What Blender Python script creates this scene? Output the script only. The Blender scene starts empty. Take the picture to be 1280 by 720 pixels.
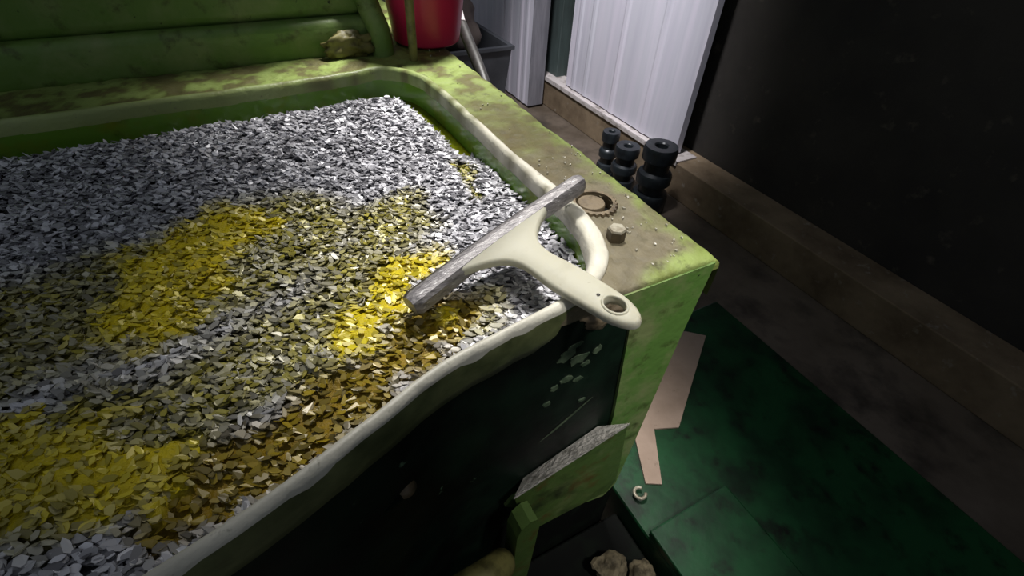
import bpy, bmesh, math, random
import numpy as np
from mathutils import Vector, Matrix, noise as mnoise

random.seed(7)
rng = np.random.default_rng(7)
S = bpy.context.scene
COL = S.collection

# ------------------------------------------------------------------ camera
CAMZ = 1.086
cam_d = bpy.data.cameras.new('camera')
cam_d.sensor_width = 36.0
cam_d.lens = 620.0 / 1280.0 * 36.0
cam_d.clip_start = 0.02
cam = bpy.data.objects.new('camera', cam_d)
COL.objects.link(cam)
P, R, YAW = math.radians(42), math.radians(3.5), math.radians(-30.5)
f0 = Vector((0, math.cos(P), -math.sin(P)))
r0 = Vector((1, 0, 0))
u0 = r0.cross(f0)
r1 = r0 * math.cos(R) + u0 * math.sin(R)
u1 = u0 * math.cos(R) - r0 * math.sin(R)
M = Matrix.Rotation(YAW, 3, 'Z')
r1, u1, f1 = M @ r1, M @ u1, M @ f0
m = Matrix((r1, u1, -f1)).transposed().to_4x4()
m.translation = Vector((0, 0, CAMZ))
cam.matrix_world = m
S.camera = cam

# ------------------------------------------------------------------ world, added spots, exposure
W = bpy.data.worlds.new('hall_light')
S.world = W
W.use_nodes = True
bg = W.node_tree.nodes['Background']
bg.inputs[0].default_value = (0.80, 0.88, 1.0, 1)
bg.inputs[1].default_value = 0.15


def spot(name, loc, target, watts, angle, blend, radius, color):
    d = bpy.data.lights.new(name, 'SPOT')
    d.energy = watts
    d.spot_size = math.radians(angle)
    d.spot_blend = blend
    d.shadow_soft_size = radius
    d.color = color
    o = bpy.data.objects.new(name, d)
    COL.objects.link(o)
    o.location = loc
    o.rotation_euler = (Vector(target) - Vector(loc)).to_track_quat('-Z', 'Y').to_euler()
    return o


spot('added_tub_spot', (0.47, 0.95, 2.35), (0.275, 0.43, 0.74), 165, 26, 0.9, 0.14, (1.0, 0.97, 0.93))  # added unseen spot, brightens the tub and lets the sides fall dark
spot('added_far_spot', (0.85, 1.3, 2.6), (0.385, 1.08, 0.76), 360, 28, 0.9, 0.14, (1.0, 0.97, 0.94))  # added unseen spot, brightens the far table, casting and bucket
spot('added_front_fill', (0.55, -0.70, 2.4), (0.41, 0.27, 0.54), 150, 18, 0.9, 0.14, (1.0, 0.97, 0.93))  # added fill from behind the camera for post, ledge and front
spot('added_wall_spot', (0.45, 1.2, 2.7), (1.48, 1.85, 0.30), 400, 33, 0.8, 0.15, (0.96, 0.95, 1.0))  # added unseen spot, brightens the white sheet and the curb

S.view_settings.view_transform = 'Standard'
S.view_settings.look = 'None'
S.view_settings.gamma = 1.0
S.view_settings.use_curve_mapping = False
S.view_settings.exposure = 0.0


# ------------------------------------------------------------------ helpers
def srgb(r, g, b):
    f = lambda c: ((c / 255 + 0.055) / 1.055) ** 2.4 if c > 10 else c / 255 / 12.92
    return (f(r), f(g), f(b), 1)


def material(name, base, layers=(), rough=0.6, metal=0.0, bump=0.0, bump_scale=60, stretch=None,
             attr=None, spec=0.5, rough_noise=0.0, coat=0.0, sss=0.0):
    """base colour + noise-masked layers (colour, scale, low, high, detail); attr = colour attribute as base"""
    mt = bpy.data.materials.new(name)
    mt.use_nodes = True
    nt = mt.node_tree
    bs = nt.nodes['Principled BSDF']
    tc = nt.nodes.new('ShaderNodeTexCoord')
    vec = tc.outputs['Object']
    if stretch:
        mp = nt.nodes.new('ShaderNodeMapping')
        mp.inputs['Scale'].default_value = stretch
        nt.links.new(vec, mp.inputs['Vector'])
        svec = mp.outputs['Vector']
    else:
        svec = vec
    if attr:
        at_ = nt.nodes.new('ShaderNodeVertexColor')
        at_.layer_name = attr
        cur = at_.outputs['Color']
    else:
        rgb = nt.nodes.new('ShaderNodeRGB')
        rgb.outputs[0].default_value = base
        cur = rgb.outputs[0]
    for k, (c, sc, lo, hi, det) in enumerate(layers):
        n = nt.nodes.new('ShaderNodeTexNoise')
        n.noise_dimensions = '4D'
        n.inputs['W'].default_value = 3.7 * k + 1.3
        n.inputs['Scale'].default_value = sc
        n.inputs['Detail'].default_value = det
        n.inputs['Roughness'].default_value = 0.62
        nt.links.new(svec, n.inputs['Vector'])
        rp = nt.nodes.new('ShaderNodeMapRange')
        rp.inputs['From Min'].default_value = lo
        rp.inputs['From Max'].default_value = hi
        nt.links.new(n.outputs['Fac'], rp.inputs['Value'])
        mx = nt.nodes.new('ShaderNodeMixRGB')
        mx.inputs[2].default_value = c
        nt.links.new(rp.outputs[0], mx.inputs[0])
        nt.links.new(cur, mx.inputs[1])
        cur = mx.outputs[0]
    nt.links.new(cur, bs.inputs['Base Color'])
    bs.inputs['Roughness'].default_value = rough
    bs.inputs['Metallic'].default_value = metal
    bs.inputs['Specular IOR Level'].default_value = spec
    bs.inputs['Coat Weight'].default_value = coat
    bs.inputs['Coat Roughness'].default_value = 0.15
    if sss:
        bs.inputs['Subsurface Weight'].default_value = sss
        bs.inputs['Subsurface Radius'].default_value = (0.012, 0.010, 0.006)
        bs.inputs['Subsurface Scale'].default_value = 1.0
    if rough_noise:
        n = nt.nodes.new('ShaderNodeTexNoise')
        n.inputs['Scale'].default_value = bump_scale * 0.5
        rp = nt.nodes.new('ShaderNodeMapRange')
        rp.inputs['To Min'].default_value = max(0.03, rough - rough_noise)
        rp.inputs['To Max'].default_value = min(1, rough + rough_noise)
        nt.links.new(svec, n.inputs['Vector'])
        nt.links.new(n.outputs['Fac'], rp.inputs['Value'])
        nt.links.new(rp.outputs[0], bs.inputs['Roughness'])
    if bump:
        n = nt.nodes.new('ShaderNodeTexNoise')
        n.inputs['Scale'].default_value = bump_scale
        n.inputs['Detail'].default_value = 6
        nt.links.new(svec, n.inputs['Vector'])
        b = nt.nodes.new('ShaderNodeBump')
        b.inputs['Strength'].default_value = bump
        b.inputs['Distance'].default_value = 0.004
        nt.links.new(n.outputs['Fac'], b.inputs['Height'])
        nt.links.new(b.outputs[0], bs.inputs['Normal'])
    return mt


def empty(name, loc, label, cat, group=None):
    o = bpy.data.objects.new(name, None)
    o.empty_display_size = 0.03
    COL.objects.link(o)
    o.location = loc
    o['label'] = label
    o['category'] = cat
    if group:
        o['group'] = group
    return o


def tag(o, label, cat, group=None, kind=None):
    if label:
        o['label'] = label
    if cat:
        o['category'] = cat
    if group:
        o['group'] = group
    if kind:
        o['kind'] = kind
    return o


def origin_of(parent):
    v = Vector((0, 0, 0))
    while parent is not None:
        v += Vector(parent.location)
        parent = parent.parent
    return v


def mesh_obj(name, verts, faces, mt, parent=None, smooth=False, origin=None):
    """verts in world space; linked as ONE object, origin at the parent (or at the given point)"""
    org = origin_of(parent) if parent else Vector(origin or (0, 0, 0))
    me = bpy.data.meshes.new(name)
    me.from_pydata([tuple(Vector(v) - org) for v in verts], [], faces)
    me.update()
    if smooth:
        me.polygons.foreach_set('use_smooth', [True] * len(me.polygons))
    me.materials.append(mt)
    o = bpy.data.objects.new(name, me)
    COL.objects.link(o)
    if parent:
        o.parent = parent
    else:
        o.location = org
    return o


def bm_obj(name, bm, mt, parent=None, smooth=False, origin=None, angle=None):
    bmesh.ops.recalc_face_normals(bm, faces=bm.faces)
    org = origin_of(parent) if parent else Vector(origin or (0, 0, 0))
    bmesh.ops.translate(bm, vec=-org, verts=bm.verts)
    me = bpy.data.meshes.new(name)
    bm.to_mesh(me)
    bm.free()
    if smooth:
        me.polygons.foreach_set('use_smooth', [True] * len(me.polygons))
        if angle:
            me.set_sharp_from_angle(angle=math.radians(angle))
    me.materials.append(mt)
    o = bpy.data.objects.new(name, me)
    COL.objects.link(o)
    if parent:
        o.parent = parent
    else:
        o.location = org
    return o


def add_box(bm, lo, hi, bevel=0.0, seg=2):
    r = bmesh.ops.create_cube(bm, size=1.0)
    vs = r['verts']
    for v in vs:
        v.co = Vector([lo[i] + (v.co[i] + 0.5) * (hi[i] - lo[i]) for i in range(3)])
    if bevel:
        es = list({e for v in vs for e in v.link_edges})
        bmesh.ops.bevel(bm, geom=es, offset=bevel, segments=seg, affect='EDGES', profile=0.5)
    return bm


def box_bm(lo, hi, bevel=0.0, seg=2):
    return add_box(bmesh.new(), lo, hi, bevel, seg)


def lathe(profile, center, seg=32, axis='Z', wobble=0.0):
    """profile [(radius, height)], closed at the ends where radius 0"""
    bm = bmesh.new()
    rings = []
    for r, h in profile:
        ring = []
        for k in range(seg):
            a = 2 * math.pi * k / seg
            rr = r * (1 + wobble * math.sin(3 * a + h * 40))
            ring.append(bm.verts.new((center[0] + rr * math.cos(a), center[1] + rr * math.sin(a), center[2] + h)))
        rings.append(ring)
    for a, b in zip(rings, rings[1:]):
        for k in range(seg):
            bm.faces.new((a[k], a[(k + 1) % seg], b[(k + 1) % seg], b[k]))
    bmesh.ops.remove_doubles(bm, verts=bm.verts, dist=1e-6)
    return bm


def tube(points, radius, seg=14, caps=True):
    """a tube along world points; radius a number or one per point"""
    bm = bmesh.new()
    pts = [Vector(p) for p in points]
    rad = radius if isinstance(radius, (list, tuple)) else [radius] * len(pts)
    rings = []
    up = Vector((0.13, 0.31, 0.94))
    for i, p in enumerate(pts):
        t = (pts[min(i + 1, len(pts) - 1)] - pts[max(i - 1, 0)]).normalized()
        if abs(t.dot(up)) > 0.95:
            up = Vector((1, 0, 0))
        a = t.cross(up).normalized()
        b = a.cross(t)
        rings.append([bm.verts.new(p + (a * math.cos(q) + b * math.sin(q)) * rad[i])
                      for q in [2 * math.pi * k / seg for k in range(seg)]])
    for a, b in zip(rings, rings[1:]):
        for k in range(seg):
            bm.faces.new((a[k], a[(k + 1) % seg], b[(k + 1) % seg], b[k]))
    if caps:
        bm.faces.new(rings[0][::-1])
        bm.faces.new(rings[-1])
    return bm


def spline(pts, n):
    """Catmull-Rom through the points, n steps per span"""
    out = []
    p = [Vector(q) for q in pts]
    for i in range(len(p) - 1):
        a, b, c, d = p[max(i - 1, 0)], p[i], p[i + 1], p[min(i + 2, len(p) - 1)]
        for k in range(n):
            t = k / n
            out.append(0.5 * ((2 * b) + (c - a) * t + (2 * a - 5 * b + 4 * c - d) * t * t + (3 * b - a - 3 * c + d) * t ** 3))
    out.append(p[-1])
    return out


def prism(poly, y0, y1):
    """polygon in x,z extruded along y"""
    bm = bmesh.new()
    a = [bm.verts.new((x, y0, z)) for x, z in poly]
    b = [bm.verts.new((x, y1, z)) for x, z in poly]
    n = len(poly)
    bm.faces.new(a)
    bm.faces.new(b[::-1])
    for i in range(n):
        bm.faces.new((a[i], b[i], b[(i + 1) % n], a[(i + 1) % n]))
    bmesh.ops.recalc_face_normals(bm, faces=bm.faces)
    bm.normal_update()
    return bm


def color_attr(o, cols):
    me = o.data
    ca = me.color_attributes.new('Col', 'FLOAT_COLOR', 'POINT')
    ca.data.foreach_set('color', np.asarray(cols, dtype=np.float32).ravel())


def fbm(x, y, sc, seed=0.0, octs=4):
    v, a, tot = 0.0, 1.0, 0.0
    for k in range(octs):
        v += a * mnoise.noise(Vector((x * sc, y * sc, seed + 7.1 * k)))
        tot += a
        a *= 0.55
        sc *= 2.0
    return v / tot


# vectorised value noise for the flakes
_lat = rng.random((256, 256))


def vnoise(x, y, sc, octs=3, off=0.0):
    tot = np.zeros_like(x)
    amp, s = 1.0, 0.0
    for k in range(octs):
        u, v = x * sc + 31.7 * k + off, y * sc + 17.3 * k + off
        i, j = np.floor(u).astype(int), np.floor(v).astype(int)
        fu, fv = u - i, v - j
        fu, fv = fu * fu * (3 - 2 * fu), fv * fv * (3 - 2 * fv)
        g = lambda a, b: _lat[a % 256, b % 256]
        tot += amp * ((g(i, j) * (1 - fu) + g(i + 1, j) * fu) * (1 - fv) + (g(i, j + 1) * (1 - fu) + g(i + 1, j + 1) * fu) * fv)
        s += amp
        amp *= 0.55
        sc *= 2.1
    return tot / s


def smooth(a, b, x):
    t = np.clip((x - a) / (b - a), 0, 1)
    return t * t * (3 - 2 * t)


# ------------------------------------------------------------------ materials
GREEN = srgb(126, 152, 72)
M_table = material('grimy_green_paint', None, [(srgb(66, 62, 34), 55, 0.56, 0.74, 6), (srgb(190, 190, 160), 190, 0.70, 0.78, 3)],
                   rough=0.65, bump=0.9, bump_scale=75, attr='Col')
M_green = material('green_machine_paint', srgb(104, 138, 62), [(srgb(132, 150, 92), 14, 0.45, 0.7, 5), (srgb(62, 62, 28), 22, 0.56, 0.72, 7), (srgb(20, 22, 12), 60, 0.66, 0.72, 3)],
                   rough=0.5, bump=0.35, bump_scale=60, rough_noise=0.15)
M_post = material('worn_green_paint', srgb(88, 124, 56), [(srgb(120, 132, 84), 18, 0.45, 0.65, 6), (srgb(58, 66, 30), 30, 0.55, 0.7, 6), (srgb(16, 18, 10), 70, 0.685, 0.72, 3)],
                  rough=0.5, bump=0.3, bump_scale=70)
M_plate = material('shaded_stained_green', srgb(72, 94, 44), [(srgb(96, 108, 64), 18, 0.52, 0.7, 6), (srgb(84, 66, 30), 24, 0.56, 0.7, 6), (srgb(30, 38, 20), 14, 0.5, 0.68, 6)], rough=0.45, bump=0.3, bump_scale=70)  # green darkened for shade low on the front, plus brown stains
M_tub = material('wet_green_enamel', srgb(104, 148, 44), [(srgb(124, 128, 26), 16, 0.5, 0.7, 5), (srgb(64, 84, 26), 26, 0.55, 0.75, 5)], rough=0.22, bump=0.2, bump_scale=25, spec=0.6)
M_rim = material('chipped_rim_paint', None, [(srgb(104, 98, 74), 70, 0.62, 0.74, 5)], rough=0.42, bump=0.35, bump_scale=110, attr='Col')
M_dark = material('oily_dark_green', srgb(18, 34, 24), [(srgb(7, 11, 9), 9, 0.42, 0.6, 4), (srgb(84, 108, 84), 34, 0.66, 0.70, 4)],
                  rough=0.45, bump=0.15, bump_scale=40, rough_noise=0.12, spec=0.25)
M_flake = material('old_paint_flakes', srgb(84, 98, 76), [(srgb(44, 60, 42), 60, 0.45, 0.62, 5)], rough=0.5, bump=0.3)
M_apron = material('oil_stained_apron', srgb(116, 122, 80), [(srgb(74, 82, 50), 18, 0.4, 0.65, 5), (srgb(80, 88, 58), 60, 0.66, 0.74, 4)], rough=0.42, bump=0.25, bump_scale=60)
M_ledge = material('chip_covered_ledge', srgb(186, 182, 174), [(srgb(112, 110, 100), 60, 0.48, 0.66, 6), (srgb(225, 225, 220), 160, 0.62, 0.7, 3)], rough=0.45, bump=0.8, bump_scale=160)
M_void = material('shade_black', srgb(8, 10, 8), [(srgb(16, 24, 16), 20, 0.5, 0.7, 4)], rough=0.7, spec=0.12)  # near black painting in the shade of recesses; also the dark pipe ring
M_chip = material('steel_chips', None, rough=0.38, metal=0.08, attr='Col', spec=0.8)
M_sludge = material('oily_sludge', None, rough=0.5, attr='Col', bump=0.8, bump_scale=220, spec=0.4)
M_oil = material('yellow_cutting_oil', srgb(104, 106, 14), [(srgb(60, 74, 14), 12, 0.4, 0.7, 3)], rough=0.08, spec=0.6)
M_handle = material('cream_plastic', srgb(190, 187, 168), [(srgb(172, 168, 146), 20, 0.5, 0.75, 5), (srgb(150, 144, 118), 90, 0.66, 0.74, 4)], rough=0.55, bump=0.06, bump_scale=80, sss=0.15, spec=0.35)
M_bar = material('scuffed_grey_bar', srgb(150, 146, 146), [(srgb(108, 104, 106), 60, 0.42, 0.62, 5), (srgb(206, 204, 204), 120, 0.6, 0.68, 3)],
                 rough=0.38, metal=0.2, bump=0.35, bump_scale=120, stretch=(1, 4, 4))
M_bar_side = material('shaded_bar_edge', srgb(70, 66, 66), [(srgb(44, 42, 44), 40, 0.4, 0.65, 5)], rough=0.5, metal=0.2, bump=0.2, bump_scale=120)  # bar grey darkened to paint in its shaded side; moulding dot shares it
M_cap = material('brown_grease_cap', srgb(118, 104, 82), [(srgb(70, 58, 42), 50, 0.48, 0.66, 5)], rough=0.6, bump=0.4, bump_scale=120)
M_bolt = material('dull_steel_bolt', srgb(176, 170, 152), [(srgb(110, 98, 76), 60, 0.48, 0.66, 5)], rough=0.45, metal=0.35, bump=0.2, bump_scale=120)
M_bolt_side = material('shaded_brown_flank', srgb(78, 66, 46), [(srgb(44, 36, 24), 60, 0.48, 0.66, 5)], rough=0.6, bump=0.3, bump_scale=120)  # dark tone paints in the shade on the bolt flanks; brown knob shares it
M_red = material('red_plastic', srgb(226, 50, 96), [(srgb(200, 38, 78), 7, 0.45, 0.7, 3), (srgb(120, 40, 50), 40, 0.68, 0.78, 4)], rough=0.38, stretch=(1, 1, 0.3))
M_olive = material('grimy_olive_pipe', srgb(128, 122, 72), [(srgb(74, 70, 36), 40, 0.45, 0.65, 5)], rough=0.5, bump=0.2)
M_sheet = material('white_painted_sheet', srgb(206, 204, 213), [(srgb(192, 189, 201), 5, 0.40, 0.8, 2), (srgb(224, 216, 228), 3, 0.45, 0.8, 2)],
                   rough=0.42, stretch=(6, 6, 0.35), bump=0.06, bump_scale=8)
M_door_shade = material('shaded_door_edge', srgb(128, 126, 132), [(srgb(98, 98, 104), 12, 0.4, 0.7, 4)], rough=0.5, stretch=(4, 4, 0.4))  # grey puts the shade of the door's end face into its colour
M_greygreen = material('dark_grey_green_post', srgb(72, 84, 82), [(srgb(56, 64, 62), 12, 0.4, 0.7, 4)], rough=0.55, stretch=(4, 4, 0.4))
M_concrete = material('stained_concrete', srgb(134, 116, 92), [(srgb(96, 80, 60), 6, 0.4, 0.65, 6), (srgb(150, 142, 128), 30, 0.6, 0.75, 5)], rough=0.85, bump=0.4, bump_scale=50)
M_floor = material('oily_concrete_floor', srgb(118, 106, 94), [(srgb(72, 62, 50), 2.2, 0.38, 0.62, 6), (srgb(34, 31, 28), 5, 0.5, 0.7, 6)], rough=0.6, bump=0.3, bump_scale=30)
M_wall = material('dingy_brown_wall', srgb(56, 52, 47), [(srgb(40, 37, 34), 3, 0.4, 0.65, 6), (srgb(92, 84, 74), 14, 0.6, 0.75, 5)], rough=0.85, bump=0.5, bump_scale=30)
M_strip = material('pale_angle_strip', srgb(196, 188, 184), [(srgb(110, 100, 92), 22, 0.5, 0.68, 5)], rough=0.5)
M_black = material('black_rubber', srgb(40, 46, 50), [(srgb(24, 27, 30), 20, 0.4, 0.65, 4), (srgb(96, 104, 106), 60, 0.66, 0.76, 4)], rough=0.36, bump=0.1)
M_bore = material('dark_bore', srgb(10, 10, 11), rough=0.7)
M_hose = material('dark_rubber_hose', srgb(52, 50, 48), [(srgb(34, 32, 30), 30, 0.4, 0.6, 4)], rough=0.5)
M_pale = material('pale_hose_end', srgb(208, 200, 200), rough=0.4)
M_bin = material('dark_grey_plastic_bin', srgb(66, 68, 72), [(srgb(44, 46, 50), 8, 0.4, 0.7, 4)], rough=0.55)
M_cloth = material('brown_grey_rag', srgb(104, 92, 86), [(srgb(70, 62, 58), 9, 0.4, 0.7, 4)], rough=0.9, bump=0.4, bump_scale=40)
M_board = material('pinkish_beige_board', srgb(176, 154, 138), [(srgb(148, 128, 112), 9, 0.4, 0.7, 5), (srgb(112, 96, 80), 40, 0.64, 0.75, 4)], rough=0.8, bump=0.12, bump_scale=60)
M_tray = material('dark_green_drip_tray', srgb(22, 74, 40), [(srgb(10, 40, 22), 9, 0.42, 0.65, 4), (srgb(10, 16, 10), 22, 0.52, 0.7, 5)], rough=0.4, bump=0.1)
M_scrap = material('dirty_scrap', srgb(134, 122, 96), [(srgb(70, 62, 44), 40, 0.45, 0.62, 5)], rough=0.8, bump=0.6, bump_scale=60)

# ------------------------------------------------------------------ the setting
TZ = 0.75            # machine table height


def struct(o):
    o['kind'] = 'structure'
    return o


struct(bm_obj('floor', box_bm((-3.0, -3.0, -0.1), (1.64, 5.0, 0.0)), M_floor))
struct(bm_obj('wall_back', box_bm((1.64, -3.0, -0.1), (1.8, 5.0, 3.0)), M_wall))
struct(bm_obj('baseboard_back', box_bm((1.495, -3.0, 0.0), (1.64, 5.0, 0.144), 0.004), M_concrete))
tr = bmesh.new()
add_box(tr, (1.490, 1.28, 0.145), (1.60, 2.45, 0.151))
add_box(tr, (1.488, 1.28, 0.135), (1.4935, 2.45, 0.151))
struct(bm_obj('trim_1', tr, M_strip))


def ribbed_sheet(name, axis_y, x, z0, z1, ribs, mt, thick=0.03):
    """a pressed sheet panel in the plane x, ribs = y positions of shallow pressed ribs"""
    y0, y1 = axis_y
    ys = [y0]
    for r in ribs:
        ys += [r - 0.020, r - 0.008, r + 0.008, r + 0.020]
    ys.append(y1)
    off = [0.0]
    for r in ribs:
        off += [0.0, 0.004, 0.004, 0.0]
    off.append(0.0)
    v, f = [], []
    for y, o_ in zip(ys, off):
        for z in (z0, z1):
            v.append((x - o_, y, z))
    n = len(ys)
    for i in range(n - 1):
        f.append((2 * i, 2 * i + 1, 2 * i + 3, 2 * i + 2))
    b = len(v)
    v += [(x + thick, y0, z0), (x + thick, y0, z1), (x + thick, y1, z0), (x + thick, y1, z1)]
    f += [(0, b, b + 1, 1), (2 * n - 2, 2 * n - 1, b + 3, b + 2), (b, b + 2, b + 3, b + 1)]
    f.append(tuple([2 * i + 1 for i in range(n)] + [b + 3, b + 1]))
    f.append(tuple([2 * i for i in range(n)][::-1] + [b, b + 2]))
    bm = bmesh.new()
    vs = [bm.verts.new(q) for q in v]
    for q in f:
        bm.faces.new([vs[i] for i in q])
    return struct(bm_obj(name, bm, mt))


# white sheet wall standing on the angle strip, and the sliding leaf in front of it
ribbed_sheet('wall_right', (1.33, 2.162), 1.522, 0.158, 2.4, [1.55, 1.78, 2.0, 2.10], M_sheet)
struct(bm_obj('trim_2', box_bm((1.545, 2.29, 0.0), (1.64, 2.43, 2.4), 0.004), M_greygreen))
d1 = ribbed_sheet('door_1', (2.305, 2.60), 1.385, 0.012, 2.4, [2.36, 2.42, 2.53], M_sheet, 0.085)
d1e = bm_obj('door_edge', box_bm((1.383, 2.296, 0.012), (1.474, 2.3045, 2.4), 0.002), M_door_shade, d1)
ribbed_sheet('door_2', (2.635, 3.4), 1.395, 0.012, 2.4, [2.75, 2.95, 3.15], M_sheet, 0.06)
struct(bm_obj('trim_3', box_bm((1.47, 2.59, 0.0), (1.5, 2.66, 2.4), 0.002), M_greygreen))

# ------------------------------------------------------------------ the machine
machine = empty('chip_tub_machine', (0.0, 0.9, 0.0), 'grimy green machine bed with a recessed round cornered tub full of metal chips', 'machine')

# inner edge of the tub at rim height, walked from far left, round the right side, back to the near left
inner_pts = [(-0.62, 0.925, 0), (-0.30, 0.935, 0), (0.05, 0.945, 0), (0.19, 0.957, 0), (0.243, 0.966, 0), (0.282, 0.947, 0), (0.303, 0.90, 0),
             (0.311, 0.81, 0), (0.312, 0.65, 0), (0.313, 0.48, 0), (0.311, 0.41, 0), (0.304, 0.365, 0), (0.288, 0.328, 0), (0.262, 0.303, 0),
             (0.225, 0.285, 0), (0.16, 0.2735, 0), (0.10, 0.264, 0), (0.06, 0.252, 0), (0.006, 0.231, 0), (-0.10, 0.196, 0), (-0.30, 0.16, 0), (-0.62, 0.14, 0)]
inner = spline(inner_pts, 8)
N_IN = len(inner)
nrm = []
for i in range(N_IN):
    t = (inner[min(i + 1, N_IN - 1)] - inner[max(i - 1, 0)]).normalized()
    nrm.append(Vector((-t.y, t.x, 0)))      # points outwards
# rim width: broad on the far and right side, narrow lip at the near side
def rim_w(i):
    x, y = inner[i].x, inner[i].y
    s = min(1, max(0, (y - 0.275) / 0.06))
    return 0.0125 + (0.0115 - 0.0085 * min(1, max(0, (y - 0.40) / 0.15))) * s + 0.001 * mnoise.noise(Vector((x * 40, y * 40, 2)))


def front_k(i):                              # 1 on the near side where the lip overhangs the dark front
    return 1.0 if i > 14 * 8 - 2 else 0.0


rv, rf = [], []
for i in range(N_IN):
    w = rim_w(i)
    p, n = inner[i], nrm[i]
    j = 0.0012 * mnoise.noise(Vector((p.x * 30, p.y * 30, 9)))
    low = 0.742
    prof = [(0.0, 0.735), (0.0005, 0.752), (0.003, 0.757), (w * 0.5, 0.7585), (w - 0.004, 0.757), (w - 0.0008, 0.753), (w, low)]
    for d, z in prof:
        rv.append(p + n * (d + j) + Vector((0, 0, z + j)))
K = 7
for i in range(N_IN - 1):
    for k in range(K - 1):
        rf.append((i * K + k, i * K + k + 1, (i + 1) * K + k + 1, (i + 1) * K + k))
rim_o = mesh_obj('rim', rv, rf, M_rim, machine, True)
rxy = np.array([[v.x, v.y] for v in rv])
rn, rn2 = vnoise(rxy[:, 0], rxy[:, 1], 45, 4, 13), vnoise(rxy[:, 0], rxy[:, 1], 110, 3, 31)
worn = smooth(0.95, 0.62, rxy[:, 1] + 0.35 * (rn - 0.5))
cg = np.array(srgb(150, 166, 100)[:3]) * (0.75 + 0.5 * rn2)[:, None]
cw = np.array(srgb(216, 212, 196)[:3]) * (0.8 + 0.3 * rn2)[:, None]
cc = cg + (cw - cg) * worn[:, None]
cm = np.array(srgb(104, 98, 66)[:3])
cc = cc + (cm - cc) * (0.7 * smooth(0.56, 0.70, rn) * smooth(0.30, 0.45, rxy[:, 1]))[:, None]
color_attr(rim_o, np.concatenate([cc, np.ones((len(cc), 1))], 1))

# tub wall below the rim, and its floor
tv, tf = [], []
for i in range(N_IN):
    for d, z in [(0.0, 0.736), (-0.001, 0.70), (-0.003, 0.66), (-0.012, 0.615), (-0.03, 0.60)]:
        tv.append(inner[i] + nrm[i] * d + Vector((0, 0, z)))
for i in range(N_IN - 1):
    for k in range(4):
        tf.append((i * 5 + k, i * 5 + k + 1, (i + 1) * 5 + k + 1, (i + 1) * 5 + k))
tf.append(tuple(i * 5 + 4 for i in range(N_IN)))
mesh_obj('tub', tv, tf, M_tub, machine, True)

# apron: the drop of the near lip
av, af = [], []
idx = [i for i in range(N_IN) if front_k(i)]
for i in idx:
    w = rim_w(i)
    for d, z in [(w - 0.0005, 0.750), (w + 0.001, 0.742), (w - 0.001, 0.72), (w - 0.004, 0.706), (w - 0.010, 0.704), (w - 0.012, 0.72)]:
        av.append(inner[i] + nrm[i] * d + Vector((0, 0, z)))
for a in range(len(idx) - 1):
    for k in range(5):
        af.append((a * 6 + k, a * 6 + k + 1, (a + 1) * 6 + k + 1, (a + 1) * 6 + k))
mesh_obj('apron', av, af, M_apron, machine, True)

# table top: fine grid with grimy relief, open over the tub
poly = np.array([(p.x + n.x * 0.012, p.y + n.y * 0.012) for p, n in zip(inner, nrm)])


def inside(px, py):
    c = np.zeros(px.shape, bool)
    j = len(poly) - 1
    for i in range(len(poly)):
        xi, yi, xj, yj = poly[i][0], poly[i][1], poly[j][0], poly[j][1]
        cond = ((yi > py) != (yj > py)) & (px < (xj - xi) * (py - yi) / (yj - yi + 1e-12) + xi)
        c ^= cond
        j = i
    return c


G = 0.005
gx = np.concatenate([np.arange(-0.62, 0.4051, G), [0.413, 0.421, 0.426, 0.4295, 0.4315, 0.432, 0.431]])
gy = np.concatenate([[0.268, 0.2685, 0.2695, 0.272], np.arange(0.276, 1.60, G), np.arange(1.61, 2.25, 0.02)])
drop_x = np.concatenate([np.zeros(len(gx) - 7), [0.0008, 0.0025, 0.005, 0.0085, 0.014, 0.03, 0.06]])
drop_y = np.concatenate([[0.018, 0.006, 0.0025, 0.0008], np.zeros(len(gy) - 4)])
X, Y = np.meshgrid(gx, gy)
nx_, ny_ = len(gx), len(gy)
lump = vnoise(X, Y, 60, 4) - 0.5
lump2 = vnoise(X, Y, 18, 3, 50) - 0.5
Z = TZ + 0.0055 * lump + 0.0035 * lump2 - np.maximum(drop_x[None, :], drop_y[:, None])
# the right edge is a wandering cast edge
X = X + np.where(drop_x[None, :] > 0, 0.004 * (vnoise(X * 0, Y, 9, 3) - 0.5), 0)
cellx, celly = 0.5 * (X[:-1, :-1] + X[1:, 1:]), 0.5 * (Y[:-1, :-1] + Y[1:, 1:])
hole = inside(cellx, celly) | ((celly < 0.33) & (cellx < 0.20)) | ((celly < 0.9) & (cellx < 0.0))
# the plug hole near the corner of the tub
hole |= (cellx - 0.357) ** 2 + (celly - 0.416) ** 2 < 0.0235 ** 2
ii, jj = np.nonzero(~hole)
vid = ii * nx_ + jj
quads = np.stack([vid, vid + 1, vid + nx_ + 1, vid + nx_], 1)
used = np.unique(quads)
remap = -np.ones(nx_ * ny_, int)
remap[used] = np.arange(len(used))
V = np.stack([X.ravel(), Y.ravel(), Z.ravel()], 1)[used]
top = mesh_obj('table_top', [tuple(v) for v in V], [tuple(q) for q in remap[quads].tolist()], M_table, machine, True)
vx, vy = V[:, 0], V[:, 1]
n1, n2, n3 = vnoise(vx, vy, 14, 4), vnoise(vx, vy, 34, 4, 9), vnoise(vx, vy, 90, 3, 20)
green_a, green_b = np.array(srgb(140, 158, 84)[:3]), np.array(srgb(112, 124, 56)[:3])
brown, grey = np.array(srgb(90, 80, 48)[:3]), np.array(srgb(108, 100, 78)[:3])
c = green_a + (green_b - green_a) * smooth(0.35, 0.65, n2)[:, None]
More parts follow.
